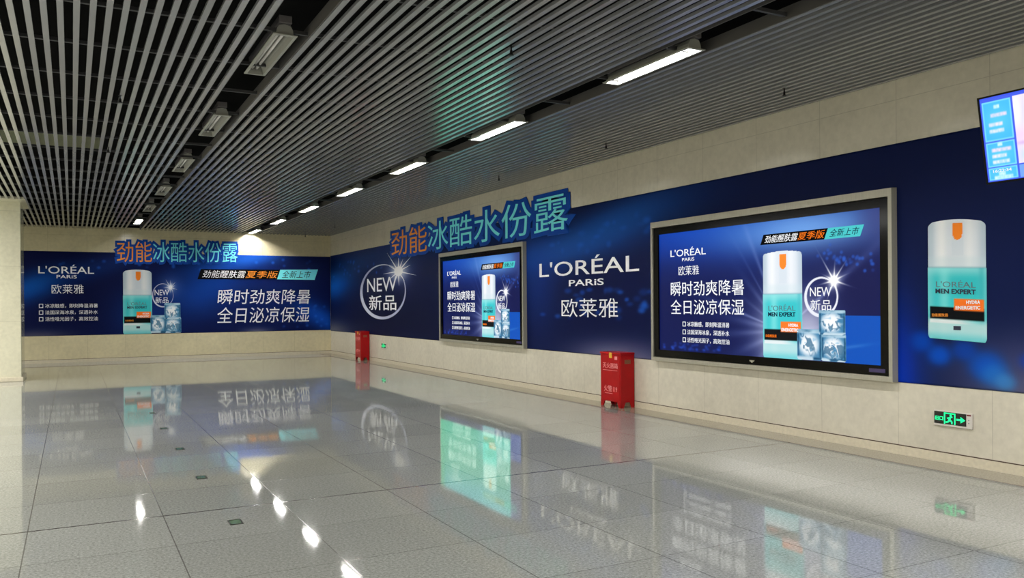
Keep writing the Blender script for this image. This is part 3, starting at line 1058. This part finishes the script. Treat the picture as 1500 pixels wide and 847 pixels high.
# ================================================================== EXIT SIGNS
def make_exit():
    root = frame_thing('exit_sign', '', 'exit sign', (XR, 5.137, .44), (0, -1, 0), (0, 0, 1))
    bm = bmesh.new(); box(bm, -.197, .20, -.075, .075, 0, .022, .004)
    bm_obj('housing', bm, M['white_plastic'], root)
    bm = bmesh.new(); box(bm, -.19, .145, -.055, .066, .02, .024, .001)
    pn = bm_obj('panel', bm, M['dark_panel'], root)
    z0, z1 = .0235, .0255
    bm = bmesh.new()      # doorway
    ring_rect(bm, (-.085, .035, -.052, .06), (-.072, .022, -.052, .048), z0, z1)
    box(bm, -.085, .035, .048, .06, z0, z1)
    # running figure
    for p, q, r in (((-.022, .012), (-.03, -.012), .011), ((-.022, .016), (.004, .022), .006), ((-.024, .014), (-.052, .006), .006), ((-.028, -.012), (-.002, -.022), .008),
                    ((-.002, -.022), (-.002, -.046), .007), ((-.03, -.012), (-.044, -.03), .008), ((-.044, -.03), (-.066, -.034), .007)):
        dx, dy = q[0] - p[0], q[1] - p[1]; L = math.hypot(dx, dy); nx, ny = -dy / L * r, dx / L * r
        prism(bm, [(p[0] + nx, p[1] + ny), (p[0] - nx, p[1] - ny), (q[0] - nx, q[1] - ny), (q[0] + nx, q[1] + ny)], z0, z1)
    prism(bm, [(-.014 + .012 * math.cos(k * PI / 6), .034 + .012 * math.sin(k * PI / 6)) for k in range(12)], z0, z1)
    bm_obj('runner_symbol', bm, M['green_glow'], pn)
    bm = bmesh.new()
    prism(bm, [(.045, -.006), (.088, -.006), (.088, -.028), (.135, .003), (.088, .034), (.088, .012), (.045, .012)], z0, z1)
    bm_obj('arrow_symbol', bm, M['green_glow'], pn)
    lettering('exit_lettering', '出口', M['green_glow'], pn, -.18, -.095, -.022, .022, z0, .03)
    bm = bmesh.new(); box(bm, .15, .192, .05, .064, .021, .024); bm_obj('test_label', bm, M['red_dark'], root)
    bm = bmesh.new()
    for yy in (.01, -.02): cyl(bm, (.17, yy, .02), (.17, yy, .025), .005, n=8)
    bm_obj('test_button', bm, M['lamp_grey'], root)
    return root


ex = make_exit()
ex['label'] = 'green lit exit sign with arrow low on the wall under the bottle picture'
ex['group'] = 'exit signs low on the right wall'
ex1 = copy_tree(ex)
ex1.location = (XR, 21.83, .47)
ex1['label'] = 'tiny green lit exit sign low on the wall beside the far red box'

# ================================================================== HANGING MONITOR
mw, mh = .95, .543
tl, bl = Vector((5.0, 3.201, 2.858)), Vector((5.0905, 3.201, 2.327))
MN = frame_thing('hanging_monitor', 'blue lit information monitor hanging from the ceiling at the right', 'monitor',
                 bl, (0, -1, 0), tl - bl)
bm = bmesh.new()
ring_rect(bm, (0, mw, 0, mh), (.012, mw - .012, .014, mh - .012), 0, .012, .002)
bm_obj('bezel', bm, M['bezel'], MN)
bm = bmesh.new(); box(bm, .004, mw - .004, .004, mh - .004, -.055, -.002, .008)
bm_obj('casing', bm, M['dark_panel'], MN)
U, V = mesh_uv(.012, mw - .012, .014, mh - .012, 220, 130)
p, q = U, V / mh
img = np.array((70, 96, 232.)) * np.ones(U.shape + (1,))
img = blend(img, sstep(q, .95, .99) * .5, (52, 70, 220))


def panel_box(img, a, b, c0, c1):
    e = np.minimum(np.minimum(p - a, b - p), np.minimum(V - c0, c1 - V))
    img = blend(img, sstep(e, -.002, .002), (120, 214, 255))
    img = blend(img, sstep(e, .006, .012), (70, 184, 248))
    cu, cv = (a + b) / 2, (c0 + c1) / 2
    return blend(img, (e > .006) * blob(p, V, cu, cv, (b - a) * .5, (c1 - c0) * .38) * .6, (104, 214, 255))


def line(img, a, b, cv, h, col):
    e = np.minimum(p - a, b - p); n = .55 + .45 * vnoise(p * 160, V * 60, 2)
    return blend(img, sstep(e, 0, .01) * np.exp(-((V - cv) / h) ** 4) * n, col)


img = panel_box(img, .022, .200, .262, .505)
img = panel_box(img, .022, .200, .104, .254)
img = panel_box(img, .022, .200, .022, .098)
for cv, a, b, c in ((.468, .09, .135, (225, 248, 235)), (.418, .065, .175, (255, 222, 240)), (.362, .05, .145, (250, 232, 248)), (.322, .05, .15, (240, 236, 255)),
                    (.238, .09, .13, (225, 250, 250)), (.205, .05, .18, (255, 222, 240)), (.168, .05, .15, (250, 236, 245)), (.132, .05, .165, (240, 240, 255)),
                    (.058, .08, .13, (225, 250, 250)), (.036, .05, .175, (220, 250, 245))):
    img = line(img, a, b, cv, .012, c)
pic = (p > .212) & (V > .105) & (V < .51)
art = np.array((236, 224, 250.)) * np.ones(U.shape + (1,))
art = blend(art, blob(p, V, .225, .42, .04, .09) * .9, (255, 255, 255))
art = blend(art, blob(p, V, .31, .40, .05, .10) * .8, (206, 204, 246))
art = blend(art, blob(p, V, .30, .27, .12, .04) * .9, (250, 208, 240))
art = blend(art, blob(p, V, .30, .225, .1, .012) * .6, (200, 150, 214))
art = blend(art, blob(p, V, .29, .15, .05, .04) * .7, (140, 214, 232))
art = blend(art, blob(p, V, .6, .3, .2, .15) * .6, (170, 190, 250))
img = np.where(pic[..., None], art, img)
low = (p > .212) & (V < .095) & (V > .022)
img = blend(img, low * .6, (150, 214, 255))
img = line(img, .225, .5, .06, .02, (235, 250, 255)) if False else img
ms = grid('screen', MN, M['monitor_screen'], U, V, .004, img, .004)
lettering('clock_lettering', '16:22:34', SM['white'], ms, .05, .165, .068, .086, .0045, .02, .0008)
# pole and bracket (pole vertical in the world)
bm = bmesh.new()
inv = MN.matrix_world.inverted()
pt = Vector((5.13, 2.726, 2.62))
cyl(bm, inv @ pt, inv @ Vector((5.13, 2.726, 4.0)), .02, n=14)
cyl(bm, inv @ Vector((5.13, 2.726, ZC - .02)), inv @ Vector((5.13, 2.726, ZC - .001)), .06, n=18)
bm_obj('ceiling_pole', bm, M['lamp_grey'], MN, False)
bm = bmesh.new(); box(bm, mw / 2 - .1, mw / 2 + .1, mh / 2 - .1, mh / 2 + .1, -.085, -.054, .006)
bm_obj('bracket', bm, M['lamp_grey'], MN)

# ================================================================== FLOOR PLATES
def make_plate():
    root = thing('floor_plate', '', 'floor plate')
    bm = bmesh.new()
    ring_rect(bm, (-.05, .05, -.075, .075), (-.037, .037, -.062, .062), -.002, .004, .004)
    bm_obj('frame', bm, M['plate_frame'], root)
    bm = bmesh.new(); box(bm, -.037, .037, -.062, .062, -.002, .002)
    bm_obj('glass', bm, M['plate_glass'], root)
    return root


pl = make_plate()
for k, (y, lab) in enumerate(((6.385, 'nearest small green floor plate, just before the dark floor joint'),
                              (8.21, 'second nearest small floor plate, just beyond the dark floor joint'),
                              (9.98, 'third nearest small plate in the line along the floor'),
                              (11.76, 'fourth nearest small plate in the line along the floor'),
                              (13.56, 'farthest small plate in the line along the floor'))):
    o = pl if k == 0 else copy_tree(pl)
    o.location = (1.057, y, 0)
    tag(o, lab, 'floor plate', 'small plates in a line on the floor')
